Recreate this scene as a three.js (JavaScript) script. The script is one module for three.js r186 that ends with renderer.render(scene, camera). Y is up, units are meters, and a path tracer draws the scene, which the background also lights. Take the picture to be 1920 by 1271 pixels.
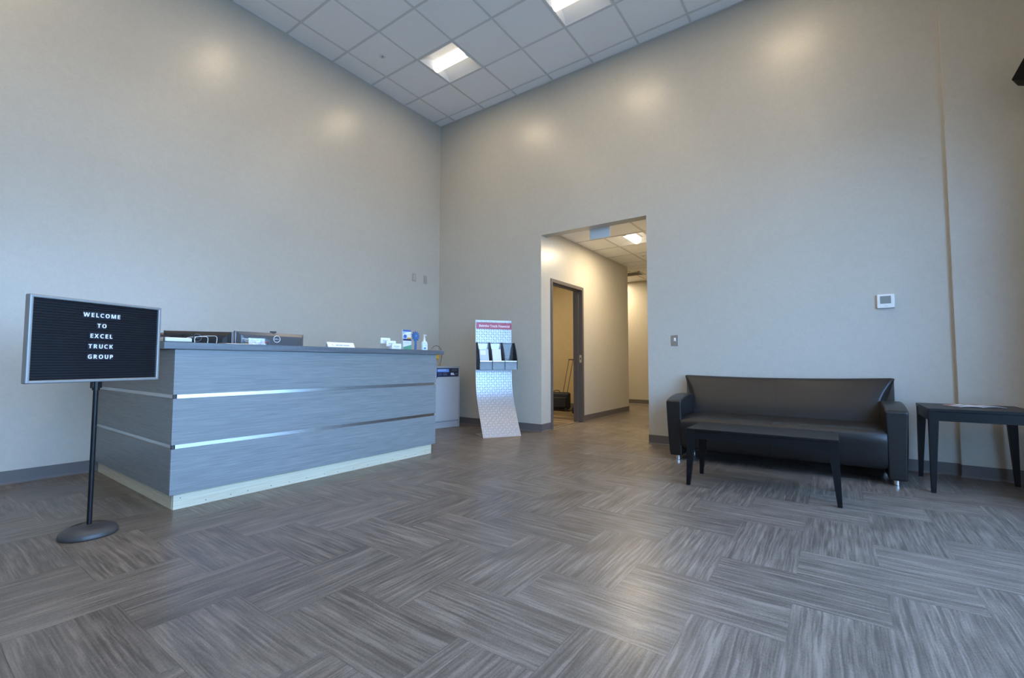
import * as THREE from 'three';
import { RoundedBoxGeometry } from 'three/addons/geometries/RoundedBoxGeometry.js';
import { mergeGeometries } from 'three/addons/utils/BufferGeometryUtils.js';
import { RectAreaLightUniformsLib } from 'three/addons/lights/RectAreaLightUniformsLib.js';
import { FontLoader } from 'three/addons/loaders/FontLoader.js';
import { TextGeometry } from 'three/addons/geometries/TextGeometry.js';
import { ConvexGeometry } from 'three/addons/geometries/ConvexGeometry.js';

// ------------------------------------------------------------------ camera, sky, exposure
const scene = new THREE.Scene();
const FOCAL = 844.61;                                     // pixels, frame 1920 x 1271
const camera = new THREE.PerspectiveCamera(2 * Math.atan(635.5 / FOCAL) * 180 / Math.PI, 1920 / 1271, 0.05, 200);
camera.position.set(5.1893, 0.9356, 5.2576);
camera.quaternion.setFromRotationMatrix(new THREE.Matrix4().makeBasis(
  new THREE.Vector3(0.81554529, 0.00122786, -0.57869195),
  new THREE.Vector3(0.02945346, 0.99861361, 0.04362734),
  new THREE.Vector3(0.57794323, -0.05262455, 0.81437846)));
camera.updateMatrixWorld(true);

const SKY_STRENGTH = 13.0, LAMP_NITS = 66, LAMP_GLOW = 2.3;
const LAMP_COLOR = new THREE.Color().setRGB(1.0, 0.80, 0.53);
{                                                         // open sky, paler towards the horizon
  const w = 64, h = 32, data = new Float32Array(w * h * 4);
  for (let y = 0; y < h; y++) for (let x = 0; x < w; x++) {
    const up = Math.max(0, Math.sin((y + 0.5 - h / 2) / h * Math.PI)), k = Math.pow(up, 0.6), o = (y * w + x) * 4;
    data[o] = 0.38 - 0.14 * k; data[o + 1] = 0.68 - 0.19 * k; data[o + 2] = 1.09 - 0.08 * k; data[o + 3] = 1;
  }
  const sky = new THREE.DataTexture(data, w, h, THREE.RGBAFormat, THREE.FloatType);
  sky.mapping = THREE.EquirectangularReflectionMapping; sky.magFilter = sky.minFilter = THREE.LinearFilter;
  sky.wrapS = THREE.RepeatWrapping; sky.needsUpdate = true;
  scene.background = sky; scene.backgroundIntensity = SKY_STRENGTH;
}
const renderer = new THREE.WebGLRenderer({ antialias: true });
renderer.toneMapping = THREE.LinearToneMapping;
renderer.toneMappingExposure = 1.0;
renderer.shadowMap.enabled = true;
RectAreaLightUniformsLib.init();

// ------------------------------------------------------------------ helpers
const used = new Map();
function numbered(n) { const k = used.get(n) || 0; used.set(n, k + 1); return k ? n + '_' + String(k).padStart(3, '0') : n; }
function boxUV(g) {                                       // uv in metres from the dominant normal
  const p = g.attributes.position, n = g.attributes.normal, uv = new Float32Array(p.count * 2);
  for (let i = 0; i < p.count; i++) {
    const ax = Math.abs(n.getX(i)), ay = Math.abs(n.getY(i)), az = Math.abs(n.getZ(i));
    let u, v;
    if (ax >= ay && ax >= az) { u = p.getZ(i); v = p.getY(i); } else if (ay >= az) { u = p.getX(i); v = p.getZ(i); } else { u = p.getX(i); v = p.getY(i); }
    uv[2 * i] = u; uv[2 * i + 1] = v;
  }
  g.setAttribute('uv', new THREE.BufferAttribute(uv, 2)); return g;
}
const clean = (g) => { g = g.index ? g.toNonIndexed() : g; for (const k of Object.keys(g.attributes)) if (!['position', 'normal', 'uv'].includes(k)) g.deleteAttribute(k); if (!g.attributes.uv) boxUV(g); return g; };
const join = (gs) => gs.length === 1 ? gs[0] : mergeGeometries(gs.map(clean));
const box = (w, h, d, x = 0, y = 0, z = 0) => boxUV(new THREE.BoxGeometry(w, h, d).translate(x, y, z));
const bx = (x0, x1, y0, y1, z0, z1) => box(x1 - x0, y1 - y0, z1 - z0, (x0 + x1) / 2, (y0 + y1) / 2, (z0 + z1) / 2);
const rbox = (w, h, d, r, x = 0, y = 0, z = 0, s = 2) => boxUV(new RoundedBoxGeometry(w, h, d, s, r).translate(x, y, z));
const rbx = (x0, x1, y0, y1, z0, z1, r = 0.003, s = 2) => rbox(x1 - x0, y1 - y0, z1 - z0, r, (x0 + x1) / 2, (y0 + y1) / 2, (z0 + z1) / 2, s);
const cyl = (r0, r1, h, x = 0, y = 0, z = 0, seg = 24) => new THREE.CylinderGeometry(r1, r0, h, seg).translate(x, y + h / 2, z);
const tube = (pts, r, seg = 24, rs = 8) => new THREE.TubeGeometry(new THREE.CatmullRomCurve3(pts.map((q) => new THREE.Vector3(...q)), false, 'centripetal'), seg, r, rs, false);
const lathe = (pts, seg = 32) => new THREE.LatheGeometry(pts.map(([x, y]) => new THREE.Vector2(x, y)), seg);
function hexa(b, t) {                                     // solid between two quads (bottom, top), each 4 points counter-clockwise seen from above
  const q = [];
  const face = (a, c, d, e) => q.push(a, c, d, a, d, e);
  face(t[0], t[1], t[2], t[3]); face(b[3], b[2], b[1], b[0]);
  for (let i = 0; i < 4; i++) { const j = (i + 1) % 4; face(b[i], b[j], t[j], t[i]); }
  const g = new THREE.BufferGeometry(); g.setAttribute('position', new THREE.Float32BufferAttribute(q.flat(), 3)); g.computeVertexNormals(); return boxUV(g);
}
function extrude(pts, depth, bevel = 0, seg = 2, curve = 12) {
  const s = pts instanceof THREE.Shape ? pts : new THREE.Shape(pts.map(([x, y]) => new THREE.Vector2(x, y)));
  return boxUV(new THREE.ExtrudeGeometry(s, { depth, bevelEnabled: bevel > 0, bevelThickness: bevel, bevelSize: bevel, bevelOffset: -bevel, bevelSegments: seg, curveSegments: curve }));
}
function obj(name, gs, m, parent = scene) {
  const o = new THREE.Mesh(join([].concat(gs)), m); o.name = numbered(name); o.castShadow = o.receiveShadow = true; parent.add(o); return o;
}
function tag(o, label, category, group) { o.userData = { ...o.userData, label, category }; if (group) o.userData.group = group; return o; }
function thing(name, label, category, [x, y, z] = [0, 0, 0], turn = 0, group) {
  const o = new THREE.Group(); o.name = numbered(name); o.position.set(x, y, z); o.rotation.y = turn; scene.add(o); return tag(o, label, category, group);
}
function struct(name, gs, m) { const o = obj(name, gs, m); o.userData.kind = 'structure'; return o; }
function structGroup(name) { const o = new THREE.Group(); o.name = numbered(name); o.userData.kind = 'structure'; scene.add(o); return o; }

// ------------------------------------------------------------------ procedural textures
function rng(s) { return () => { s |= 0; s = s + 0x6D2B79F5 | 0; let t = Math.imul(s ^ s >>> 15, 1 | s); t = t + Math.imul(t ^ t >>> 7, 61 | t) ^ t; return ((t ^ t >>> 14) >>> 0) / 4294967296; }; }
function hash(x, y, s) { let h = Math.imul(x, 374761393) + Math.imul(y, 668265263) + Math.imul(s, 1442695041) | 0; h = Math.imul(h ^ h >>> 13, 1274126177); return ((h ^ h >>> 16) >>> 0) / 4294967296; }
function vn(u, v, px, py, s) {                            // value noise on a px x py lattice, periodic in u, v = 0..1
  const x = u * px, y = v * py, xi = Math.floor(x), yi = Math.floor(y); let fx = x - xi, fy = y - yi;
  fx = fx * fx * (3 - 2 * fx); fy = fy * fy * (3 - 2 * fy);
  const m = (a, n) => ((a % n) + n) % n, a = m(xi, px), b = m(xi + 1, px), c = m(yi, py), d = m(yi + 1, py);
  return (hash(a, c, s) * (1 - fx) + hash(b, c, s) * fx) * (1 - fy) + (hash(a, d, s) * (1 - fx) + hash(b, d, s) * fx) * fy;
}
function dataTex(w, h, size, fn, srgb = true) {           // size: metres covered in u and v (uv are metres)
  const d = new Uint8Array(w * h * 4);
  for (let y = 0; y < h; y++) for (let x = 0; x < w; x++) {
    const c = fn((x + 0.5) / w, (y + 0.5) / h), o = (y * w + x) * 4;
    if (typeof c === 'number') { d[o] = d[o + 1] = d[o + 2] = Math.max(0, Math.min(255, c)); } else for (let k = 0; k < 3; k++) d[o + k] = Math.max(0, Math.min(255, c[k]));
    d[o + 3] = 255;
  }
  const t = new THREE.DataTexture(d, w, h, THREE.RGBAFormat); t.wrapS = t.wrapT = THREE.RepeatWrapping; t.magFilter = THREE.LinearFilter; t.minFilter = THREE.LinearMipmapLinearFilter; t.generateMipmaps = true;
  if (srgb) t.colorSpace = THREE.SRGBColorSpace; t.repeat.set(1 / size[0], 1 / size[1]); t.needsUpdate = true; return t;
}
function canvasTex(w, h, draw) {
  const c = document.createElement('canvas'); c.width = w; c.height = h; draw(c.getContext('2d'), w, h);
  const t = new THREE.CanvasTexture(c); t.colorSpace = THREE.SRGBColorSpace; return t;
}
const mix = (a, b, t) => a.map((v, i) => v + (b[i] - v) * t);

const peelBump = dataTex(512, 512, [0.6, 0.6], (u, v) => 255 * (0.5 * vn(u, v, 90, 90, 1) + 0.3 * vn(u, v, 180, 180, 2) + 0.2 * vn(u, v, 34, 34, 3)), false);
const wallTone = dataTex(512, 512, [2.6, 2.6], (u, v) => { const k = 0.2 * vn(u, v, 9, 9, 4) + 0.3 * vn(u, v, 60, 60, 5) + 0.5 * vn(u, v, 230, 230, 6); return mix([226, 224, 219], [238, 236, 231], k); });
// vein striped resilient tile: u along the grain
const veinTone = dataTex(2048, 1024, [2.44, 1.22], (u, v) => {
  const wob = 0.006 * (vn(u, v, 14, 10, 20) - 0.5) + 0.0022 * (vn(u, v, 60, 24, 21) - 0.5), w = v + wob;
  const wide = vn(u, w, 8, 84, 22), fine = vn(u, w, 18, 230, 23), hair = vn(u, w, 34, 460, 24), blotch = vn(u, v, 26, 30, 25), grit = vn(u, v, 700, 420, 26), grit2 = vn(u, v, 1200, 800, 27);
  let k = 0.30 * wide + 0.36 * fine + 0.20 * hair + 0.14 * blotch;
  k = (k - 0.5) * 2.1 + 0.46 + 0.42 * (grit - 0.5) + 0.2 * (grit2 - 0.5);
  const light = Math.max(0, vn(u, w, 10, 120, 28) - 0.66) * 1.5;
  k = Math.max(0, Math.min(1.1, k + light));
  return mix([84, 77, 70], [126, 116, 106], k);
});
const veinRough = dataTex(512, 256, [2.44, 1.22], (u, v) => 255 * (0.27 + 0.05 * vn(u, v, 30, 60, 30) + 0.07 * vn(u, v, 12, 9, 31)), false);
const laminateTone = dataTex(1024, 512, [1.6, 0.5], (u, v) => {
  const k = 0.35 * vn(u, v, 7, 180, 40) + 0.5 * vn(u, v, 18, 256, 41) + 0.15 * vn(u, v, 3, 40, 42);
  return mix([104, 109, 112], [142, 145, 145], k);
});
const counterTone = dataTex(512, 256, [1.2, 0.6], (u, v) => mix([74, 79, 85], [106, 111, 116], 0.6 * vn(u, v, 5, 90, 44) + 0.4 * vn(u, v, 200, 200, 45)));
const tileBump = dataTex(512, 512, [0.61, 0.61], (u, v) => 255 * (0.6 * vn(u, v, 150, 150, 50) + 0.4 * Math.pow(vn(u, v, 60, 60, 51), 3)), false);
const leatherBump = dataTex(512, 512, [0.16, 0.16], (u, v) => 255 * (0.55 * vn(u, v, 40, 40, 60) + 0.45 * vn(u, v, 90, 90, 61)), false);
const woodTone = dataTex(512, 256, [1.0, 0.3], (u, v) => mix([192, 180, 152], [216, 206, 182], 0.6 * vn(u, v, 4, 40, 64) + 0.4 * vn(u, v, 16, 120, 65)));
const carpetTone = dataTex(512, 512, [1.2, 1.2], (u, v) => { const k = 0.6 * vn(u, v, 3, 16, 70) + 0.2 * vn(u, v, 200, 200, 71); return mix([74, 62, 46], [150, 130, 98], Math.min(1, Math.max(0, (k - 0.25) * 2.0))); });
const asphaltTone = dataTex(256, 256, [3, 3], (u, v) => mix([150, 147, 138], [182, 178, 168], 0.5 * vn(u, v, 120, 120, 74) + 0.5 * vn(u, v, 9, 9, 75)));

// ------------------------------------------------------------------ materials
const std = (color, roughness = 0.5, o = {}) => new THREE.MeshStandardMaterial({ color, roughness, ...o });
const phys = (color, roughness = 0.5, o = {}) => new THREE.MeshPhysicalMaterial({ color, roughness, ...o });
const lin = (r, g, b) => new THREE.Color().setRGB(r, g, b);
const M = {
  wall: phys(lin(0.60, 0.585, 0.54), 0.34, { map: wallTone, bumpMap: peelBump, bumpScale: 0.00025, specularIntensity: 1.0 }),
  officeWall: phys(lin(0.60, 0.50, 0.31), 0.45, { map: wallTone, bumpMap: peelBump, bumpScale: 0.00025 }),
  ceilTile: std(lin(0.90, 0.90, 0.885), 0.9, { bumpMap: tileBump, bumpScale: 0.0006 }),
  ceilBar: std(lin(0.66, 0.66, 0.65), 0.55),
  plaster: std(lin(0.5, 0.5, 0.48), 0.9),
  base: std(lin(0.115, 0.105, 0.105), 0.5),
  subfloor: std(lin(0.13, 0.115, 0.10), 0.8),
  laminate: std(0xffffff, 0.42, { map: laminateTone }),
  counter: std(0xffffff, 0.36, { map: counterTone }),
  alu: std(lin(0.60, 0.61, 0.62), 0.26, { metalness: 1 }),
  steel: std(lin(0.62, 0.62, 0.62), 0.32, { metalness: 1 }),
  chrome: std(lin(0.9, 0.9, 0.9), 0.12, { metalness: 1 }),
  darkBoard: std(lin(0.045, 0.045, 0.05), 0.6),
  plywood: std(0xffffff, 0.6, { map: woodTone }),
  nail: std(lin(0.05, 0.045, 0.04), 0.5),
  leather: phys(lin(0.011, 0.010, 0.0095), 0.34, { bumpMap: leatherBump, bumpScale: 0.0003, specularIntensity: 0.9 }),
  piping: phys(lin(0.008, 0.008, 0.008), 0.45),
  blackWood: phys(lin(0.005, 0.005, 0.0055), 0.38, { specularIntensity: 0.42 }),
  frameGrey: std(lin(0.105, 0.093, 0.088), 0.42),
  blackMetal: phys(lin(0.006, 0.006, 0.008), 0.3, { specularIntensity: 0.6 }),
  blackPlastic: std(lin(0.014, 0.014, 0.016), 0.45),
  baseIron: std(lin(0.045, 0.043, 0.042), 0.42),
  whitePlastic: std(lin(0.78, 0.78, 0.76), 0.4),
  ivory: std(lin(0.37, 0.35, 0.30), 0.4),
  greyScreen: std(lin(0.23, 0.25, 0.24), 0.25),
  paper: std(lin(0.80, 0.80, 0.80), 0.7),
  lampWhite: std(lin(0.80, 0.79, 0.76), 0.5),
  lamp: std(lin(0.9, 0.9, 0.88), 0.5, { emissive: lin(1.0, 0.90, 0.74), emissiveIntensity: LAMP_GLOW }),
  glass: phys(0xffffff, 0.02, { transmission: 1, thickness: 0, ior: 1.5 }),
  acrylic: phys(lin(0.97, 0.98, 0.99), 0.02, { transmission: 1, thickness: 0, ior: 1.49 }),
  smoke: phys(lin(0.25, 0.27, 0.30), 0.08, { transmission: 0.75, thickness: 0, ior: 1.49 }),
  signAlu: std(lin(0.30, 0.31, 0.31), 0.42, { metalness: 0.45 }),
  letterFelt: phys(lin(0.005, 0.005, 0.009), 0.5, { specularIntensity: 0.35 }),
  letterWhite: std(lin(0.86, 0.86, 0.88), 0.45),
  letterTile: phys(lin(0.02, 0.02, 0.035), 0.3, { specularIntensity: 0.5 }),
  tread: std(lin(0.44, 0.445, 0.47), 0.46, { metalness: 1 }),
  treadRaised: std(lin(0.46, 0.465, 0.49), 0.4, { metalness: 1 }),
  carpet: std(0xffffff, 0.95, { map: carpetTone }),
  asphalt: std(0xffffff, 0.95, { map: asphaltTone }),
  windowFrame: std(lin(0.05, 0.05, 0.055), 0.35),
};
const tileMats = [1.0, 0.92, 1.07].map((k) => phys(lin(k, k * 0.995, k * 0.985), 1.0, { map: veinTone, roughnessMap: veinRough, specularIntensity: 0.6 }));

// ------------------------------------------------------------------ the shell
const H = 4.8415, T = 0.6096, GX = 0.3209, GZ = 0.1613, RX = 6.6, RZ = 8.0;
const OX0 = 1.949, OX1 = 3.425, OH = 2.70, JX = 6.035, JZ = 0.05, HALLH = 2.815, HZ = -3.24, HB = -4.85;

struct('ground', bx(-30, 40, -0.35, -0.2, -30, 40), M.asphalt);
struct('wall_left', bx(-0.15, 0, -0.1, 5.05, -0.15, RZ + 0.15), M.wall);
{
  const s = new THREE.Shape([[0, -0.1], [OX0, -0.1], [OX0, OH], [OX1, OH], [OX1, -0.1], [RX + 0.15, -0.1], [RX + 0.15, 5.05], [0, 5.05]].map((p) => new THREE.Vector2(...p)));
  const w = struct('wall_right', extrude(s, 0.15).translate(0, 0, -0.15), M.wall);
  obj('wall_offset', rbx(JX, RX, -0.1, 5.05, 0, JZ, 0.002), M.wall, w);
  obj('wall_joint', bx(4.802, 4.808, 0.8, 2.35, 0, 0.0006), M.wall, w);
}
function openWall(name, along, at, t, len, holes, m) {    // a wall with rectangular openings; along 'z' or 'x'
  const s = new THREE.Shape([[len[0], -0.1], [len[1], -0.1], [len[1], 5.05], [len[0], 5.05]].map((p) => new THREE.Vector2(...p)));
  for (const [a, b, c, d] of holes) s.holes.push(new THREE.Path([[a, c], [a, d], [b, d], [b, c]].map((p) => new THREE.Vector2(...p))));
  const g = extrude(s, t);
  if (along === 'z') { g.rotateY(-Math.PI / 2); g.translate(at + t, 0, 0); boxUV(g); } else g.translate(0, 0, at);
  return struct(name, g, m);
}
const WZ0 = 1.05, WZ1 = 7.3, WH0 = 0.12, WH1 = 3.05;
openWall('wall_window_side', 'z', RX, 0.15, [-0.15, RZ + 0.15], [[WZ0, WZ1, WH0, WH1]], M.wall);
openWall('wall_front', 'x', RZ, 0.15, [0, RX], [], M.wall);
function glazing(along, at, a0, a1, n) {
  const w = structGroup('window_' + (along === 'z' ? 1 : 2));
  const put = (u0, u1, y0, y1, t0, t1) => along === 'z' ? bx(at + t0, at + t1, y0, y1, u0, u1) : bx(u0, u1, y0, y1, at + t0, at + t1);
  for (let i = 0; i <= n; i++) { const c = a0 + (a1 - a0) * i / n; obj('mullion', put(Math.max(a0, c - 0.025), Math.min(a1, c + 0.025), WH0, WH1, 0.03, 0.13), M.windowFrame, w); }
  for (const y of [WH0, 0.95, 2.1, WH1 - 0.05]) obj('transom', put(a0, a1, y, y + 0.05, 0.035, 0.125), M.windowFrame, w);
  for (let i = 0; i < n; i++) { const c0 = a0 + (a1 - a0) * i / n, c1 = a0 + (a1 - a0) * (i + 1) / n; obj('pane', put(c0 + 0.02, c1 - 0.02, WH0 + 0.03, WH1 - 0.03, 0.078, 0.084), M.glass, w); }
}
glazing('z', RX, WZ0, WZ1, 5);

// rooms beyond the opening
struct('wall_hall_left', [
  bx(1.80, OX0, -0.1, 2.9, -0.2545, -0.15), bx(1.80, OX0, 2.14, 2.9, -1.2805, -0.2545), bx(1.80, OX0, -0.1, 2.9, HZ, -1.2805)], M.wall);
struct('wall_hall_right', bx(OX1, OX1 + 0.15, -0.1, 2.9, HB - 0.15, -0.15), M.wall);
struct('wall_hall_back', bx(-1.65, OX1, -0.1, 2.9, HB - 0.15, HB), M.wall);
struct('wall_office_back', bx(-1.5, 1.80, -0.1, 2.9, HZ, HZ + 0.14), M.officeWall);
struct('wall_office_front', bx(-1.65, 0, -0.1, 2.9, -0.30, -0.15), M.officeWall);
struct('wall_office_side', bx(-1.65, -1.5, -0.1, 2.9, HB, -0.15), M.officeWall);
struct('roof_1', bx(-1.65, OX1 + 0.15, 2.9, 3.05, HB - 0.15, -0.15), M.plaster);
struct('roof_2', bx(-0.15, RX + 0.15, 5.05, 5.2, -0.15, RZ + 0.15), M.plaster);

// ------------------------------------------------------------------ floor: herringbone of 1 x 2 ft veined tiles
function slab(w, d, t, ch, u0, v0) {                      // top at y = 0, chamfered edge, grain along w; uv in metres from (u0, v0)
  const x = w / 2, z = d / 2, xi = x - ch, zi = z - ch, P = [], U = [];
  const v = (X, Y, Z) => { P.push(X, Y, Z); U.push(u0 + X, v0 + Z); };
  const quad = (a, b, c, e) => { for (const q of [a, b, c, a, c, e]) v(...q); };
  const I = [[-xi, 0, zi], [xi, 0, zi], [xi, 0, -zi], [-xi, 0, -zi]], O = [[-x, -ch, z], [x, -ch, z], [x, -ch, -z], [-x, -ch, -z]], B = O.map(([a, , c]) => [a, -t, c]);
  quad(...I);
  for (let i = 0; i < 4; i++) { const j = (i + 1) % 4; quad(O[i], O[j], I[j], I[i]); quad(B[i], B[j], O[j], O[i]); }
  const g = new THREE.BufferGeometry(); g.setAttribute('position', new THREE.Float32BufferAttribute(P, 3)); g.setAttribute('uv', new THREE.Float32BufferAttribute(U, 2)); g.computeVertexNormals(); return g;
}
{
  const floor = structGroup('floor');
  obj('floor_base', [bx(-0.15, RX + 0.15, -0.2, -0.004, -0.15, RZ + 0.15), bx(-1.65, OX1 + 0.15, -0.2, -0.004, HB - 0.15, -0.15)], M.subfloor, floor);
  const S = 0.3048, X0 = 3.51, Z0 = 4.065, rnd = rng(7);
  const regions = [[0, RX, 0, RZ], [OX0, OX1, HZ, 0], [-1.5, OX1, HB, HZ]];
  const variants = []; for (let i = 0; i < 24; i++) variants.push(slab(2 * S - 0.0003, S - 0.0003, 0.004, 0.0003, rnd() * 2.4, rnd() * 1.2));
  const list = [];
  const frustum = new THREE.Vector3();
  const seen = (x, z) => { frustum.set(x, 0, z).project(camera); const ahead = new THREE.Vector3(x, 0, z).sub(camera.position).dot(new THREE.Vector3(0, 0, -1).applyQuaternion(camera.quaternion)) > 0.2; return ahead && Math.abs(frustum.x) < 1.12 && Math.abs(frustum.y) < 1.15; };
  for (let i = -20; i < 18; i++) for (let j = -34; j < 18; j++) {
    const k = (((i + j) % 4) + 4) % 4; if (k !== 0 && k !== 2) continue;
    const along = k === 0, x0 = X0 + i * S, z0 = Z0 + j * S, x1 = x0 + (along ? 2 : 1) * S, z1 = z0 + (along ? 1 : 2) * S;
    const whole = (r) => x0 >= r[0] - 1e-6 && x1 <= r[1] + 1e-6 && z0 >= r[2] - 1e-6 && z1 <= r[3] + 1e-6;
    const through = x0 >= OX0 && x1 <= OX1 && z0 >= HB && z1 <= RZ;
    const pieces = through || regions.some(whole) ? [[x0, x1, z0, z1]] : regions.map((r) => [Math.max(x0, r[0]), Math.min(x1, r[1]), Math.max(z0, r[2]), Math.min(z1, r[3])]).filter((q) => q[1] - q[0] > 0.004 && q[3] - q[2] > 0.004);
    for (const q of pieces) {
      const cx = (q[0] + q[1]) / 2, cz = (q[2] + q[3]) / 2, dist = Math.hypot(cx - 5.19, cz - 5.26), shown = [[q[0], q[2]], [q[1], q[3]], [q[0], q[3]], [q[1], q[2]], [cx, cz]].some(([a, b]) => seen(a, b));
      const behindWall = cz < -0.1 && (cx - 5.19) / (cz - 5.26) > 0.64 ;                                                    // hidden behind the right wall
      list.push({ q, along, shown: shown && !(cz < HZ && cx < 1.2) && !(cx < 1.75 && cz > 1.85 && cz < 4.2), size: (q[1] - q[0]) * (q[3] - q[2]) / Math.pow(dist, 3), mat: Math.floor(rnd() * 3), vi: Math.floor(rnd() * 24) });
    }
  }
  list.sort((a, b) => (b.shown - a.shown) || b.size - a.size);
  const rest = [];
  list.forEach((t, n) => {
    const [a, b, c, d] = t.q, w = t.along ? b - a : d - c, l = t.along ? d - c : b - a, full = Math.abs(w - 2 * S) < 1e-4 && Math.abs(l - S) < 1e-4;
    const g = full ? variants[t.vi] : slab(w - 0.0003, l - 0.0003, 0.004, 0.0003, (t.vi * 0.37) % 2.4, (t.vi * 0.21) % 1.2);
    const single = t.shown && n < 300;
    if (single) { const o = obj('floor_tile', g, tileMats[t.mat], floor); o.position.set((a + b) / 2, 0, (c + d) / 2); if (!t.along) o.rotation.y = Math.PI / 2; }
    else { const h = g.clone(); if (!t.along) h.rotateY(Math.PI / 2); h.translate((a + b) / 2, 0, (c + d) / 2); rest.push(h); }
  });
  if (rest.length) { const o = obj('floor_tiles', rest, tileMats[0], floor); o.userData.kind = 'stuff'; }
  obj('carpet', bx(-1.5, OX0 - 0.06, -0.004, 0.001, HZ + 0.14, -0.15), M.carpet, floor);
}

// ------------------------------------------------------------------ vinyl base along the walls
function baseRun(parent, x0, z0, x1, z1, name = 'base_strip') {   // from (x0, z0) to (x1, z1), room on the right hand of travel
  const L = Math.hypot(x1 - x0, z1 - z0), s = new THREE.Shape();
  s.moveTo(0, 0); s.lineTo(0.013, 0); s.lineTo(0.012, 0.003); s.quadraticCurveTo(0.004, 0.006, 0.004, 0.02); s.lineTo(0.004, 0.1); s.lineTo(0.0025, 0.102); s.lineTo(0, 0.102);
  const g = new THREE.ExtrudeGeometry(s, { depth: L, bevelEnabled: false, curveSegments: 5 });
  const m = new THREE.Matrix4(), dir = new THREE.Vector3(x1 - x0, 0, z1 - z0).normalize(), out = new THREE.Vector3(-dir.z, 0, dir.x);
  // shape x -> out, y -> up, extrude z -> along
  m.makeBasis(out, new THREE.Vector3(0, 1, 0), dir); m.setPosition(x0, 0, z0);
  g.applyMatrix4(m);
  if (m.determinant() < 0) { const ix = g.index; const p = g.attributes.position; for (const at of Object.values(g.attributes)) { const k = at.itemSize, a = at.array; for (let i = 0; i < p.count; i += 3) for (let c = 0; c < k; c++) { const t = a[(i + 1) * k + c]; a[(i + 1) * k + c] = a[(i + 2) * k + c]; a[(i + 2) * k + c] = t; } } g.computeVertexNormals(); }
  return obj(name, boxUV(g), M.base, parent);
}
{
  const bl = structGroup('baseboard_left'), br = structGroup('baseboard_right'), bh = structGroup('baseboard_hall');
  baseRun(bl, 0, RZ, 0, 0);
  baseRun(br, 0, 0, OX0 + 0.004, 0); baseRun(br, OX1 - 0.004, 0, JX, 0); baseRun(br, JX, 0, JX, JZ + 0.004); baseRun(br, JX - 0.004, JZ, RX, JZ);
  baseRun(bh, OX0, 0.004, OX0, -0.252); baseRun(bh, OX0, -1.283, OX0, HZ - 0.004); baseRun(bh, OX0, HZ, -1.5, HZ); baseRun(bh, -1.5, HB, OX1, HB); baseRun(bh, OX1, HB, OX1, 0.004);
  baseRun(bh, -1.5, HZ + 0.14, 1.8, HZ + 0.14);
}
// note: base strips run with the room on their right hand, so the two runs above are given in that order

// ------------------------------------------------------------------ ceilings
function ceilingGrid(name, x0, x1, z0, z1, gx, gz, y, skip, barT = 0.024) {
  const c = structGroup(name);
  const xs = [x0], zs = [z0];
  for (let v = gx - 40 * T; v < x1 - 0.01; v += T) if (v > x0 + 0.01) xs.push(v); xs.push(x1);
  for (let v = gz - 40 * T; v < z1 - 0.01; v += T) if (v > z0 + 0.01) zs.push(v); zs.push(z1);
  const cache = new Map();
  for (let i = 0; i + 1 < xs.length; i++) for (let j = 0; j + 1 < zs.length; j++) {
    const cx = (xs[i] + xs[i + 1]) / 2, cz = (zs[j] + zs[j + 1]) / 2; if (skip(cx, cz)) continue;
    const w = xs[i + 1] - xs[i] - 0.004, d = zs[j + 1] - zs[j] - 0.004, key = w.toFixed(3) + '/' + d.toFixed(3);
    if (!cache.has(key)) cache.set(key, slab(w, d, 0.016, 0.002, 0, 0).rotateX(Math.PI));
    const t = obj('ceiling_tile', cache.get(key), M.ceilTile, c); t.position.set(cx, y + 0.006, cz);
  }
  for (const v of xs) obj('grid_bar', bx(Math.max(x0, v - barT / 2), Math.min(x1, v + barT / 2), y, y + 0.0055, z0, z1), M.ceilBar, c);
  for (const v of zs) obj('grid_bar', bx(x0, x1, y + 0.0004, y + 0.0058, Math.max(z0, v - barT / 2), Math.min(z1, v + barT / 2)), M.ceilBar, c);
  return c;
}
const lampCells = []; for (const i of [1, 4, 7]) for (const j of [1, 4, 7, 10]) lampCells.push([GX + T * (i + 0.5), GZ + T * (j + 0.5)]);
const near = (cells) => (x, z) => cells.some(([a, b]) => Math.abs(a - x) < 0.2 && Math.abs(b - z) < 0.2);
ceilingGrid('ceiling', 0, RX, 0, RZ, GX, GZ, H, near(lampCells));
const HGX = 2.43, HGZ = -1.03, hallLamp = [HGX + T / 2, HGZ - T / 2], hallVent = [HGX - 1.5 * T + 0.3, HGZ - 4.5 * T];
ceilingGrid('ceiling_hall', OX0, OX1, HZ, -0.15, HGX, HGZ, HALLH, near([hallLamp]));
ceilingGrid('ceiling_hall_end', -1.5, OX1, HB, HZ, HGX, HGZ, HALLH, near([[HGX - 3 * T + T / 2, HGZ - 6 * T + T / 2]]));
ceilingGrid('ceiling_office', -1.5, 1.8, HZ + 0.14, -0.15, 0.2, -1.0, HALLH, near([[0.2 + T / 2, -1.0 - T / 2]]));

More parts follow.
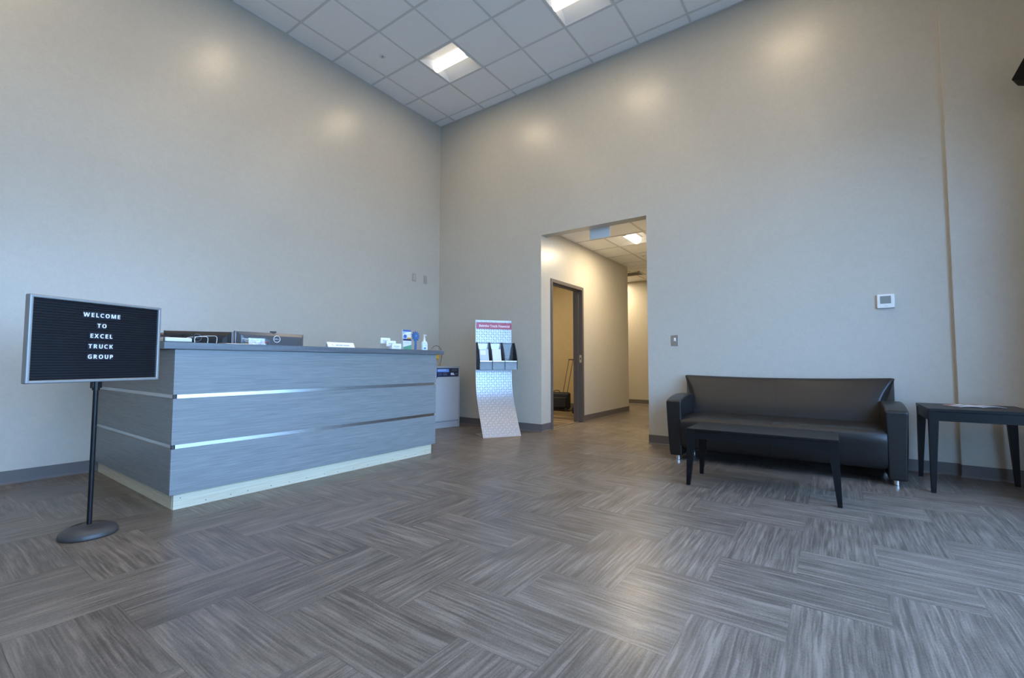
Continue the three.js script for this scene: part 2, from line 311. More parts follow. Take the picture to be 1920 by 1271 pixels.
// ------------------------------------------------------------------ lay-in ceiling lights
function troffer(x, y, z, turn, label, group, nits = LAMP_NITS) {
  const t = thing('ceiling_light', label, 'ceiling light', [x, y, z], turn, group);
  const a = T / 2 - 0.012, f = 0.012;
  obj('frame', [bx(-a, a, 0.0006, 0.012, a - f, a), bx(-a, a, 0.0006, 0.012, -a, -a + f), bx(-a, -a + f, 0.0006, 0.012, -a, a), bx(a - f, a, 0.0006, 0.012, -a, a)], M.lampWhite, t);
  for (const s of [-1, 1]) {                              // curved reflector pans either side of the basket
    const prof = []; for (let i = 0; i <= 10; i++) { const k = i / 10; prof.push([a - f - k * (a - f - 0.075), 0.004 + 0.085 * Math.sin(k * Math.PI / 2)]); }
    const sh = [...prof, ...prof.slice().reverse().map(([p, q]) => [p, q + 0.004])];
    const g = extrude(sh, 2 * (a - f)).translate(0, 0, -(a - f)); g.rotateY(-s * Math.PI / 2); boxUV(g); obj('reflector', g, M.lampWhite, t);
  }
  for (const s of [-1, 1]) obj('end_panel', hexa(
    [[s * (a - f), 0.003, -a + f], [s * (a - f), 0.003, a - f], [s * (a - f + 0.004), 0.003, a - f], [s * (a - f + 0.004), 0.003, -a + f]].sort(() => 0),
    [[s * (a - f - 0.035), 0.093, -a + f], [s * (a - f - 0.035), 0.093, a - f], [s * (a - f - 0.031), 0.093, a - f], [s * (a - f - 0.031), 0.093, -a + f]]), M.lampWhite, t);
  obj('housing', bx(-a, a, 0.094, 0.13, -a, a), M.lampWhite, t);
  const half = (r0, w) => { const s = new THREE.Shape(); s.absarc(0, 0, r0, Math.PI, 2 * Math.PI); s.lineTo(r0, 0.02); s.lineTo(-r0, 0.02); const g = extrude(s, w, 0, 1, 20); g.rotateY(Math.PI / 2); return g; };
  const bw = 0.55, by = 0.067;
  obj('lamp_basket', boxUV(half(0.071, bw).translate(-bw / 2, by, 0)), M.lamp, t);
  for (const s of [-1, 1]) obj('end_cap', boxUV(half(0.076, 0.012).translate(s * (bw / 2 + 0.006) - 0.006, by, 0)), M.lampWhite, t);
  const l = new THREE.RectAreaLight(LAMP_COLOR, nits, 0.50, 0.12); l.position.set(0, -0.02, 0); l.rotation.x = -Math.PI / 2; t.add(l);
  return t;
}
lampCells.forEach(([x, z], n) => {
  const label = n === 0 ? 'two-by-two recessed ceiling light nearest the room corner, with a glowing curved lamp basket'
    : n === 4 ? 'recessed ceiling light cut by the top edge of the photo, right of the corner light'
      : 'recessed square ceiling light of the lobby outside the photo';
  troffer(x, H, z, 0, label, n === 0 || n === 4 ? undefined : 'lobby ceiling lights outside the photo');
});
troffer(hallLamp[0], HALLH, hallLamp[1], Math.PI / 2, 'recessed ceiling light in the hall seen through the wall opening', undefined, LAMP_NITS * 4);
troffer(HGX - 3 * T + T / 2, HALLH, HGZ - 5 * T + T / 2 - T, 0, 'recessed ceiling light round the corner at the hall end, out of view', undefined, LAMP_NITS * 4);
troffer(0.2 + T / 2, HALLH, -1.0 - T / 2, 0, 'recessed ceiling light of the side office, hidden behind the hall wall', undefined, LAMP_NITS * 4);

function sprinkler(x, y, z, label) {
  const t = thing('fire_sprinkler', label, 'sprinkler', [x, y, z]);
  obj('escutcheon', lathe([[0.0, -0.004], [0.022, -0.004], [0.026, -0.009], [0.034, -0.009], [0.042, -0.004], [0.043, 0.006], [0.0, 0.006]]), M.whitePlastic, t);
  obj('body', cyl(0.008, 0.010, 0.016, 0, -0.02, 0, 12), M.steel, t);
  obj('deflector', [cyl(0.016, 0.016, 0.002, 0, -0.022, 0, 16), tube([[-0.012, -0.006, 0], [-0.014, -0.013, 0], [-0.004, -0.021, 0]], 0.002, 8, 6), tube([[0.012, -0.006, 0], [0.014, -0.013, 0], [0.004, -0.021, 0]], 0.002, 8, 6)], M.steel, t);
}
sprinkler(0.617, H + 0.006, 1.684, 'small round fire sprinkler in a lobby ceiling tile left of the lights');
sprinkler(2.54, HALLH + 0.006, -2.46, 'faint fire sprinkler on the hall ceiling beyond the hall light');
{
  const t = thing('air_vent', 'square slotted air vent in the far hall ceiling', 'vent', [1.81, HALLH, -3.93]);
  obj('frame', [bx(-0.2, 0.2, -0.006, 0.004, 0.17, 0.2), bx(-0.2, 0.2, -0.006, 0.004, -0.2, -0.17), bx(-0.2, -0.17, -0.006, 0.004, -0.2, 0.2), bx(0.17, 0.2, -0.006, 0.004, -0.2, 0.2)], M.whitePlastic, t);
  obj('duct', bx(-0.17, 0.17, -0.001, 0.003, -0.17, 0.17), M.blackPlastic, t);
  for (let i = 0; i < 5; i++) obj('louvre', box(0.34, 0.003, 0.03).rotateX(0.6).translate(0, -0.006, -0.13 + i * 0.065), M.whitePlastic, t);
}
{
  const t = thing('exit_sign', 'pale blue-grey hanging sign panel under the hall ceiling behind the opening', 'sign', [2.72, 0, -0.24]);
  obj('canopy', rbx(-0.155, 0.155, 2.765, HALLH, -0.028, 0.028, 0.005), M.steel, t);
  obj('panel', rbx(-0.145, 0.145, 2.59, 2.77, -0.006, 0.006, 0.003), std(lin(0.80, 0.81, 0.80), 0.3), t);
}
// ------------------------------------------------------------------ office door frame
{
  const d = structGroup('door_1'), z0 = -1.2805, z1 = -0.2545, x0 = 1.795, x1 = OX0 + 0.012, f = 0.05, top = 2.14;
  obj('jamb', [rbx(x0, x1, 0, top, z0, z0 + f, 0.002), rbx(1.86, 1.90, 0, top - f, z0 + f, z0 + f + 0.016, 0.002)], M.frameGrey, d);
  obj('jamb', [rbx(x0, x1, 0, top, z1 - f, z1, 0.002), rbx(1.86, 1.90, 0, top - f, z1 - f - 0.016, z1 - f, 0.002)], M.frameGrey, d);
  obj('head', [rbx(x0, x1, top - f, top, z0 + f, z1 - f, 0.002), rbx(1.86, 1.90, top - f - 0.016, top - f, z0 + f, z1 - f, 0.002)], M.frameGrey, d);
  obj('strike_plate', [bx(1.905, 1.942, 0.94, 1.06, z0 + f, z0 + f + 0.002)], M.steel, d);
  obj('strike_hole', [bx(1.915, 1.932, 0.985, 1.015, z0 + f + 0.002, z0 + f + 0.0025)], M.blackPlastic, d);
  obj('threshold', [rbx(1.86, 1.90, 0, 0.004, z0 + f, z1 - f, 0.001)], M.steel, d);
}
// ------------------------------------------------------------------ suitcase and bag in the office
{
  const t = thing('rolling_suitcase', 'black rolling suitcase with its pull handle raised, in the office doorway', 'suitcase', [0.80, 0, -2.52], 0.32);
  obj('body', [rbox(0.44, 0.33, 0.2, 0.045, 0, 0.195, 0, 4), rbox(0.36, 0.2, 0.05, 0.02, -0.01, 0.17, 0.1, 3)], std(lin(0.010, 0.010, 0.012), 0.7), t);
  obj('carry_handle', tube([[-0.11, 0.355, 0], [-0.09, 0.385, 0], [0, 0.39, 0], [0.02, 0.355, 0]], 0.008), M.blackPlastic, t);
  obj('pull_handle', [tube([[0.07, 0.33, -0.06], [0.185, 1.0, -0.1]], 0.0065, 4), tube([[0.15, 0.33, -0.06], [0.265, 1.0, -0.1]], 0.0065, 4), rbox(0.105, 0.025, 0.03, 0.01, 0.225, 1.0, -0.1)], std(lin(0.09, 0.055, 0.045), 0.4), t);
  for (const s of [-1, 1]) obj('wheel', new THREE.CylinderGeometry(0.035, 0.035, 0.025, 20).rotateX(Math.PI / 2).translate(s * 0.16, 0.036, 0.105), M.blackPlastic, t);
}
{
  const t = thing('shoulder_bag', 'black bag on the office floor, mostly hidden by the door jamb', 'bag', [1.33, 0, -2.25]);
  obj('body', rbox(0.13, 0.14, 0.2, 0.04, 0, 0.071, 0, 3), std(lin(0.012, 0.012, 0.013), 0.7), t);
  obj('strap', tube([[-0.03, 0.13, -0.06], [0, 0.17, 0], [0.03, 0.13, 0.06]], 0.007), M.blackPlastic, t);
}
// ------------------------------------------------------------------ reception desk
{
  const D = thing('reception_desk', 'grey wood-grain reception desk with metal reveal strips and a bare plywood plinth', 'desk', [1.787, 0, 4.163], -0.0085);
  const L = 2.30, W = 1.76;                               // front runs to -z, return runs to -x
  const rows = [[0.10, 0.386], [0.413, 0.704], [0.730, 1.02]];
  for (const [a, b] of rows) obj('front_panel', rbx(-0.02, 0, a, b, -L, -0.0005, 0.0015), M.laminate, D);
  for (const [a, b] of rows) obj('side_panel', rbx(-W, -0.0205, a, b, -0.02, 0, 0.0015), M.laminate, D);
  for (const [a, b] of rows) obj('end_panel', rbx(-0.33, -0.0205, a, b, -L, -L + 0.02, 0.0015), M.laminate, D);
  for (const y of [0.386, 0.704]) {
    const h = y < 0.5 ? 0.413 : 0.730;
    obj('front_strip', bx(-0.0195, -0.008, y + 0.001, h - 0.001, -L + 0.02, -0.024), M.alu, D);
    obj('side_strip', bx(-W, -0.03, y + 0.001, h - 0.001, -0.0195, -0.008), M.alu, D);
  }
  obj('corner_block', [386, 704].map((y) => bx(-0.0305, -0.010, y / 1000 + 0.001, (y < 500 ? 0.412 : 0.729), -0.0197, -0.006)), M.darkBoard, D);
  obj('carcass', [bx(-0.05, -0.0205, 0.1, 1.02, -L + 0.021, -0.021), bx(-W, -0.05, 0.1, 1.02, -0.05, -0.0205)], M.darkBoard, D);
  obj('work_surface', rbx(-0.95, -0.05, 0.71, 0.74, -L + 0.022, -0.05, 0.003), M.counter, D);
  obj('drawer_pedestal', [rbx(-0.93, -0.45, 0.0, 0.71, -L + 0.04, -L + 0.44, 0.003)], M.laminate, D);
  obj('countertop', [rbx(-0.36, 0.022, 1.0205, 1.064, -L - 0.095, 0.065, 0.002), rbx(-W, -0.3605, 1.0205, 1.064, -0.30, 0.065, 0.002)], M.counter, D);
  const pf = obj('plinth', rbx(-0.05, -0.03, 0, 0.0995, -L + 0.03, -0.032, 0.001), M.plywood, D);
  obj('plinth', rbx(-W, -0.0505, 0, 0.0995, -0.05, -0.03, 0.001), M.plywood, D);
  const nr = rng(11);
  for (let i = 0; i < 16; i++) obj('nail', new THREE.CylinderGeometry(0.0032, 0.0032, 0.0015, 8).rotateZ(Math.PI / 2).translate(-0.0295, 0.018 + (i === 0 ? 0.05 : 0.006 * nr()), -0.05 - i * 0.142 - 0.04 * nr()), M.nail, pf);
}
// ------------------------------------------------------------------ welcome letter board on a stand
{
  const bx0 = 1.862, bz0 = 4.548, th = 1.883;
  const t = thing('letter_board_stand', 'black changeable letter board welcome sign on a black pole with round base', 'sign', [bx0, 0, bz0], th);
  obj('base', lathe([[0, 0.0], [0.121, 0.0], [0.124, 0.006], [0.122, 0.022], [0.112, 0.036], [0.096, 0.046], [0.080, 0.050], [0.078, 0.047], [0.071, 0.051], [0.069, 0.048], [0.062, 0.052], [0.060, 0.049], [0.053, 0.053], [0.051, 0.050], [0.043, 0.054], [0.02, 0.056], [0, 0.056]], 64), M.baseIron, t);
  obj('pole', [cyl(0.0115, 0.0115, 0.75, 0, 0.054, 0)], M.blackMetal, t);
  obj('collar', [cyl(0.017, 0.017, 0.045, 0, 0.782, 0), rbox(0.046, 0.035, 0.024, 0.004, 0, 0.81, 0)], M.blackMetal, t);
  const hw = 0.311, y0 = 0.828, y1 = 1.274, z = 0.012, cy = (y0 + y1) / 2;
  const b = new THREE.Group(); b.name = 'board'; t.add(b);
  b.position.set(0, 0, z);
  obj('back_panel', rbx(-hw + 0.004, hw - 0.004, y0 + 0.004, y1 - 0.004, -0.018, 0.0, 0.003), M.blackPlastic, b);
  const fr = 0.017;
  obj('frame', [rbx(-hw, hw, y1 - fr, y1, -0.02, 0.018, 0.006, 3), rbx(-hw, hw, y0, y0 + fr, -0.02, 0.018, 0.006, 3), rbx(-hw, -hw + fr, y0 + 0.004, y1 - 0.004, -0.02, 0.018, 0.006, 3), rbx(hw - fr, hw, y0 + 0.004, y1 - 0.004, -0.02, 0.018, 0.006, 3)], M.signAlu, b);
  const ribs = [], n = 30, ih = y1 - y0 - 2 * fr;
  for (let i = 0; i < n; i++) { const yc = y0 + fr + ih * (i + 0.5) / n; ribs.push(rbox(2 * (hw - fr), ih / n - 0.0032, 0.007, 0.0022, 0, yc, 0.0035, 2)); }
  obj('grooved_felt', ribs, M.letterFelt, b).userData.kind = 'stuff';
  const font = await new FontLoader().loadAsync('fonts/droid/droid_sans_bold.typeface.json');
  const lines = ['WELCOME', 'TO', 'EXCEL', 'TRUCK', 'GROUP'], size = 0.0225;
  const ys = [1.194, 1.137, 1.080, 1.023, 0.966];
  lines.forEach((s, li) => {
    const glyphs = [...s].map((ch) => { const g = new TextGeometry(ch, { font, size, depth: 0.002, curveSegments: 5, bevelEnabled: false }); g.computeBoundingBox(); return [g, g.boundingBox.max.x]; });
    const gap = 0.0055, W = glyphs.reduce((a, [, w]) => a + w + gap, -gap); let x = 0.001 - W / 2;
    for (const [g, w] of glyphs) {
      obj('letter', g.translate(x, ys[li] - size / 2, 0.0092), M.letterWhite, b);
      obj('letter_backing', rbox(w + gap - 0.0006, size + 0.013, 0.002, 0.0008, x + w / 2, ys[li], 0.0082, 1), M.letterTile, b);
      x += w + gap;
    }
  });
}
// ------------------------------------------------------------------ literature stand
{
  const t = thing('literature_stand', 'curved silver tread-plate literature stand with red header and black pockets', 'display stand', [1.77, 0, 0.645], 0.999);
  const prof = [[0, 0], [-0.065, 0.11], [-0.125, 0.21], [-0.185, 0.315], [-0.238, 0.415], [-0.275, 0.5], [-0.302, 0.6], [-0.318, 0.7], [-0.329, 0.85], [-0.335, 1.05], [-0.340, 1.25], [-0.343, 1.507]];
  const curve = new THREE.CatmullRomCurve3(prof.map(([z, y]) => new THREE.Vector3(0, y, z)), false, 'centripetal'), N = 60, P = [], U = [], I = [], hw = 0.255;
  const pts = curve.getSpacedPoints(N), len = curve.getLength();
  for (let side = 0; side < 2; side++) for (let i = 0; i <= N; i++) for (const x of [-hw, hw]) { P.push(x, pts[i].y, pts[i].z - side * 0.003); U.push(x, len * i / N); }
  const o = 2 * (N + 1);
  for (let i = 0; i < N; i++) { const a = 2 * i; I.push(a, a + 1, a + 3, a, a + 3, a + 2, o + a, o + a + 3, o + a + 1, o + a, o + a + 2, o + a + 3, a, a + 2, o + a + 2, a, o + a + 2, o + a, a + 1, o + a + 3, a + 3, a + 1, o + a + 1, o + a + 3); }
  I.push(2 * N, 2 * N + 1, o + 2 * N + 1, 2 * N, o + 2 * N + 1, o + 2 * N);
  const g = new THREE.BufferGeometry(); g.setAttribute('position', new THREE.Float32BufferAttribute(P, 3)); g.setAttribute('uv', new THREE.Float32BufferAttribute(U, 2)); g.setIndex(I); g.computeVertexNormals();
  obj('tread_plate', g, M.tread, t);
  {                                                       // raised lozenges, alternating diagonals, following the curve
    const P2 = [], pitch = 0.0335, rows = Math.floor(len / pitch), cols = 15;
    for (let rI = 0; rI < rows; rI++) {
      const sNow = (rI + 0.5) * pitch, p0 = curve.getPointAt(sNow / len), tan = curve.getTangentAt(sNow / len), nor = new THREE.Vector3(0, -tan.z, tan.y).multiplyScalar(1);
      for (let c = 0; c < cols; c++) {
        const sg = (rI + c) % 2 ? 1 : -1, x = (c - (cols - 1) / 2) * pitch, q = (a, b, h) => { const dx = (a + sg * -b) * 0.7071, dt = (sg * a + b) * 0.7071; return new THREE.Vector3(x + dx, p0.y, p0.z).addScaledVector(tan, dt).addScaledVector(nor, h); };
        const L1 = 0.0165, W1 = 0.0055, E = [q(-L1, 0, -0.0003), q(0, -W1, -0.0003), q(L1, 0, -0.0003), q(0, W1, -0.0003)], T1 = [q(-L1 * 0.45, 0, 0.0034), q(L1 * 0.45, 0, 0.0034)];
        const tri = (a, b, d) => P2.push(a.x, a.y, a.z, b.x, b.y, b.z, d.x, d.y, d.z);
        tri(E[0], E[1], T1[0]); tri(E[1], T1[1], T1[0]); tri(E[1], E[2], T1[1]); tri(E[2], E[3], T1[1]); tri(E[3], T1[0], T1[1]); tri(E[3], E[0], T1[0]);
      }
    }
    const lz = new THREE.BufferGeometry(); lz.setAttribute('position', new THREE.Float32BufferAttribute(P2, 3)); lz.computeVertexNormals();
    obj('tread_lozenges', boxUV(lz), M.treadRaised, t).userData.kind = 'stuff';
  }
  obj('foot_plate', rbx(-hw, hw, 0, 0.004, -0.37, -0.004, 0.001), M.steel, t);
  const hd = canvasTex(512, 88, (c, w, h) => { c.fillStyle = '#a51e3c'; c.fillRect(0, 0, w, h); c.fillStyle = '#f3e9ee'; c.font = 'bold 47px sans-serif'; c.textAlign = 'center'; c.textBaseline = 'middle'; c.fillText('Daimler Truck Financial', w / 2 + 6, h / 2 + 3, w - 60); });
  const plate = obj('header_plate', rbx(-0.247, 0.254, 1.388, 1.474, -0.342, -0.336, 0.001), std(lin(0.37, 0.014, 0.045), 0.3), t);
  obj('header_print', new THREE.PlaneGeometry(0.499, 0.084).translate(0.0035, 1.431, -0.3357), std(0xffffff, 0.3, { map: hd }), plate);
  // pockets
  const zb = -0.336, y0 = 0.845, y1 = 1.205, k = new THREE.Group(); k.name = 'pocket_rack'; t.add(k);
  const xs = [-0.245, -0.07, 0.105, 0.28];
  const dv = () => { const s = new THREE.Shape(); s.moveTo(0, y0); s.lineTo(0.15, y0); s.lineTo(0.15, y0 + 0.112); s.quadraticCurveTo(0.115, y0 + 0.25, 0.04, y1); s.lineTo(0, y1); return extrude(s, 0.008, 0.001, 1).rotateY(-Math.PI / 2).translate(0.004, 0, zb); };
  for (const x of xs) obj('divider', boxUV(dv().translate(x, 0, 0)), M.blackPlastic, k);
  for (let i = 0; i < 3; i++) {
    obj('pocket_front', bx(xs[i] + 0.004, xs[i + 1] - 0.004, y0, y0 + 0.104, zb + 0.143, zb + 0.147), M.smoke, k);
    obj('pocket_rim', rbx(xs[i] + 0.004, xs[i + 1] - 0.004, y0 + 0.1042, y0 + 0.116, zb + 0.139, zb + 0.15, 0.002), M.alu, k);
    obj('pocket_floor', bx(xs[i] + 0.004, xs[i + 1] - 0.004, y0, y0 + 0.005, zb + 0.002, zb + 0.142), M.blackPlastic, k);
    obj('pocket_back', bx(xs[i] + 0.004, xs[i + 1] - 0.004, y0 + 0.006, y1 - 0.012, zb + 0.002, zb + 0.004), i === 2 ? M.smoke : M.acrylic, k);
  }
  obj('top_rail', rbx(xs[0], xs[3], y1 - 0.012, y1 - 0.004, zb + 0.001, zb + 0.007, 0.001), M.blackPlastic, k);
  const up = (x) => new THREE.Vector3(x, 0, 0).applyAxisAngle(new THREE.Vector3(0, 1, 0), 0.999);
  const leaf = (x, tint, label, hh) => {                  // leaflets lean in their pockets
    const p = new THREE.Vector3(x, y0 + 0.006, zb + 0.10).applyAxisAngle(new THREE.Vector3(0, 1, 0), 0.999).add(new THREE.Vector3(1.77, 0, 0.645));
    const q = thing('leaflet', label, 'leaflet', p.toArray(), 0.999);
    const w = 0.125;
    obj('sheet_stack', rbox(w, hh, 0.012, 0.002, 0, hh / 2, 0).rotateX(-0.24), M.paper, q);
    obj('cover', new THREE.PlaneGeometry(w - 0.002, hh - 0.002).translate(0, hh / 2, 0.0065).rotateX(-0.24), std(0xffffff, 0.35, { map: tint }), q);
  };
  leaf(-0.155, canvasTex(128, 256, (c, w, h) => { c.fillStyle = '#cfdcec'; c.fillRect(0, 0, w, h); c.fillStyle = '#8ea4b8'; c.fillRect(0, 150, w, 60); c.fillStyle = '#f4f8fc'; c.fillRect(10, 14, 80, 60); }), 'pale blue leaflets in the left pocket of the literature stand', 0.27);
  leaf(0.02, canvasTex(128, 256, (c, w, h) => { c.fillStyle = '#f2f6fa'; c.fillRect(0, 0, w, h); c.fillStyle = '#b9c6d4'; c.fillRect(12, 200, 60, 20); }), 'white leaflets in the middle pocket of the literature stand', 0.27);
  void up;
}
// ------------------------------------------------------------------ collection cabinet behind the desk
{
  const t = thing('collection_bin', 'light grey floor cabinet with a dark printed label strip, behind the desk end', 'cabinet', [0.635, 0, 0.453], 1.364);
  const hw = 0.217, h = 0.886, m = std(lin(0.40, 0.405, 0.42), 0.45);
  obj('carcass', [rbx(-hw, -hw + 0.016, 0, h - 0.014, -0.40, 0, 0.001), rbx(hw - 0.016, hw, 0, h - 0.014, -0.40, 0, 0.001), rbx(-hw + 0.016, hw - 0.016, 0.0, h - 0.014, -0.40, -0.385, 0.001), rbx(-hw + 0.016, hw - 0.016, 0.09, 0.1, -0.385, -0.02, 0.001)], m, t);
  obj('top_panel', rbx(-hw - 0.004, hw + 0.004, h - 0.0135, h, -0.404, 0.006, 0.002), m, t);
  obj('toe_kick', rbx(-hw + 0.0165, hw - 0.0165, 0, 0.088, -0.03, -0.015, 0.001), m, t);
  const d = obj('door', rbx(-hw + 0.018, hw - 0.018, 0.102, h - 0.016, -0.018, 0.0, 0.002), std(lin(0.43, 0.435, 0.455), 0.4), t);
  obj('door_lock', new THREE.CylinderGeometry(0.006, 0.006, 0.006, 12).rotateX(Math.PI / 2).translate(-hw + 0.032, 0.72, 0.003), M.blackMetal, d);
  const lb = canvasTex(512, 176, (c, w, hh) => {
    c.fillStyle = '#0c1440'; c.fillRect(0, 0, w, hh); c.fillStyle = '#6f9be6'; c.fillRect(14, 20, 270, 60); c.fillStyle = '#a9c6f4'; c.fillRect(20, 26, 200, 22);
    c.fillStyle = '#0a0a1c'; c.fillRect(300, 10, 200, 150); c.strokeStyle = '#6d7596'; c.lineWidth = 6; c.beginPath(); c.ellipse(410, 44, 60, 14, 0, 0, 7); c.stroke();
    c.fillStyle = '#c9cfe6'; c.fillRect(326, 96, 70, 46); c.beginPath(); c.moveTo(396, 112); c.lineTo(424, 142); c.lineTo(380, 142); c.fill(); c.fillStyle = '#7d86a8'; c.fillRect(430, 112, 60, 10);
    c.fillStyle = '#3c4466'; c.fillRect(24, 96, 100, 56); c.fillStyle = '#6a3a4a'; c.fillRect(150, 88, 90, 8); c.fillStyle = '#4a5068'; c.fillRect(150, 104, 90, 44);
  });
  obj('label_strip', new THREE.PlaneGeometry(2 * hw - 0.05, 0.125).translate(0.002, h - 0.092, 0.0006), std(0xffffff, 0.3, { map: lb }), d);
}
{
  const t = thing('wire_ornament', 'golden ornament hanging from a thin arched wire behind the counter end', 'ornament', [0.52, 0.886, 0.495]);
  obj('foot', lathe([[0, 0], [0.035, 0], [0.033, 0.008], [0.008, 0.014], [0, 0.014]], 20), std(lin(0.36, 0.22, 0.07), 0.4), t);
  obj('arch', [tube([[0, 0.012, 0], [0.0, 0.08, -0.02], [0.0, 0.18, -0.04], [0, 0.265, 0.0], [0, 0.292, 0.06], [0, 0.285, 0.12], [0, 0.245, 0.17]], 0.004, 40)], std(lin(0.10, 0.09, 0.075), 0.4, { metalness: 0.6 }), t);
  obj('hanger', tube([[0, 0.292, 0.06], [0, 0.2, 0.058]], 0.0018, 4, 6), M.steel, t);
  const s = new THREE.Shape(); const pts = []; for (let i = 0; i < 20; i++) { const a = i / 20 * Math.PI * 2, r = i % 2 ? 0.03 : 0.052; pts.push(new THREE.Vector2(Math.cos(a) * r, Math.sin(a) * r * 1.2)); } s.setFromPoints(pts);
  obj('figure', boxUV(extrude(s, 0.012, 0.004, 2).rotateY(Math.PI / 2).translate(-0.006, 0.145, 0.056)), std(lin(0.62, 0.36, 0.06), 0.4), t);
}
// ------------------------------------------------------------------ monitors behind the counter
function monitor(label, x, z, turn, w, top, h, bright, lx) {
  const t = thing('computer_monitor', label, 'monitor', [x, 0.742, z], turn);   // back faces local +z
  const y1 = top - 0.742, y0 = y1 - h;
  obj('screen', rbox(w - 0.012, h - 0.012, 0.006, 0.002, 0, (y0 + y1) / 2, -0.024), M.blackPlastic, t);
  obj('bezel', [rbx(-w / 2, w / 2, y1 - 0.01, y1, -0.027, 0.004, 0.003), rbx(-w / 2, w / 2, y0, y0 + 0.012, -0.027, 0.004, 0.003), rbx(-w / 2, -w / 2 + 0.01, y0, y1, -0.027, 0.004, 0.003), rbx(w / 2 - 0.01, w / 2, y0, y1, -0.027, 0.004, 0.003)], std(lin(0.34, 0.34, 0.36), 0.35, { metalness: 0.5 }), t);
  const P = (k, z) => [[-w / 2 + k, y0 + k, z], [-w / 2 + k, y1 - k, z], [w / 2 - k, y1 - k, z], [w / 2 - k, y0 + k, z]];
  const back = new ConvexGeometry([...P(0.004, -0.02), ...P(0.004, 0.006), ...P(0.03, 0.03), ...P(0.06, 0.036)].map((q) => new THREE.Vector3(...q)));
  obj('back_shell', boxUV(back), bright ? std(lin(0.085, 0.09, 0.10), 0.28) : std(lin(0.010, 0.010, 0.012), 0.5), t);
  obj('neck', rbox(0.09, Math.max(0.1, y0 + 0.12), 0.03, 0.008, 0, (y0 + 0.12) / 2, 0.052), M.blackPlastic, t);
  obj('foot', rbox(0.24, 0.014, 0.19, 0.006, 0, 0.007, 0.03), M.blackPlastic, t);
  {
    const lg = new THREE.Group(); lg.name = 'logo'; t.add(lg);
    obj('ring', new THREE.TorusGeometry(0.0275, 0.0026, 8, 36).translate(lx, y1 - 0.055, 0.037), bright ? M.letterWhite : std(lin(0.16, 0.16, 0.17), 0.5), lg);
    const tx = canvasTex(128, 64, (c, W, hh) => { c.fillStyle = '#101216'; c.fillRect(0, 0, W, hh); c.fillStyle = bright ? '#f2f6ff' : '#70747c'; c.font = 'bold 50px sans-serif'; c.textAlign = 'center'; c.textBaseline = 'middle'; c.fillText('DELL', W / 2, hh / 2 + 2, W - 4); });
    obj('lettering', new THREE.PlaneGeometry(0.044, 0.02).translate(lx, y1 - 0.055, 0.0366), std(0xffffff, 0.35, { map: tx }), lg);
  }
  return t;
}
monitor('black computer monitor behind the left part of the counter, partly hidden by trays', 1.20, 3.823, Math.PI / 2 - 0.62, 0.455, 1.178, 0.30, false, 0.0);
monitor('glossy black computer monitor behind the candy box, right of the other monitor', 1.32, 3.330, Math.PI / 2 + 0.04, 0.578, 1.188, 0.33, true, 0.028);
{
  const t = thing('webcam', 'small dark webcam clipped on top of the right monitor', 'webcam', [1.32, 1.188, 3.315], Math.PI / 2);
  obj('camera_body', rbox(0.05, 0.012, 0.02, 0.004, 0, 0.0065, 0), std(lin(0.06, 0.045, 0.035), 0.5), t);
  obj('clip', rbox(0.02, 0.003, 0.026, 0.001, 0, 0.0012, 0.0), M.blackPlastic, t);
}
// ------------------------------------------------------------------ things on the counter
const CY = 1.0645;
{
  const t = thing('paper_tray', 'black wire paper tray at the left end of the counter beside the letter board', 'tray', [1.60, CY, 4.118], Math.PI / 2);
  const w = 0.082, d = 0.11;
  for (const y of [0.004, 0.058]) obj('rail', tube([[-w, y, d], [w, y, d], [w, y, -d], [-w, y, -d], [-w, y, d]], 0.0028, 60, 6), M.blackMetal, t);
  for (const [x, z] of [[-w, d], [w, d], [w, -d], [-w, -d]]) obj('post', tube([[x, 0.0, z], [x, 0.075, z]], 0.003, 3, 6), M.blackMetal, t);
  obj('tray_floor', rbox(2 * w, 0.002, 2 * d, 0.0008, 0, 0.002, 0), M.blackMetal, t);
  const s = tag(obj('paper_stack', rbox(2 * w - 0.012, 0.03, 2 * d - 0.012, 0.009, 0, 0.015, 0).rotateY(Math.PI / 2 + 0.02).translate(1.60, CY + 0.0035, 4.118), M.paper), 'stack of white paper in the wire tray on the counter', 'paper');
  void s;
}
{
  const t = thing('file_box', 'dark brown file holder on the counter just right of the letter board', 'file holder', [1.36, CY, 4.155], Math.PI / 2);
  obj('box_body', [rbox(0.13, 0.055, 0.003, 0.001, 0, 0.0285, 0.09), rbox(0.13, 0.055, 0.003, 0.001, 0, 0.0285, -0.09), rbox(0.003, 0.055, 0.18, 0.001, 0.065, 0.0285, 0), rbox(0.003, 0.055, 0.18, 0.001, -0.065, 0.0285, 0), rbox(0.13, 0.003, 0.18, 0.001, 0, 0.0016, 0)], std(lin(0.05, 0.03, 0.022), 0.5), t);
  obj('folder_tab', [rbox(0.1, 0.066, 0.006, 0.001, 0, 0.036, 0.03), rbox(0.1, 0.07, 0.006, 0.001, 0.01, 0.038, -0.03)], std(lin(0.42, 0.15, 0.05), 0.6), t);
}
{
  const t = thing('wire_tray', 'empty tray of thin bent wire on the counter in front of the left monitor', 'tray', [1.62, CY, 3.945], Math.PI / 2);
  for (const z of [0.04, -0.11]) obj('wire_hoop', tube([[-0.066, 0.002, z], [-0.066, 0.035, z], [-0.06, 0.043, z], [0.045, 0.056, z], [0.06, 0.055, z], [0.068, 0.046, z], [0.068, 0.02, z], [0.066, 0.002, z]], 0.0022, 60, 6), M.steel, t);
  for (const x of [-0.066, 0, 0.066]) obj('cross_wire', tube([[x, 0.0022, 0.04], [x, 0.0022, -0.11]], 0.0018, 3, 6), M.steel, t);
}
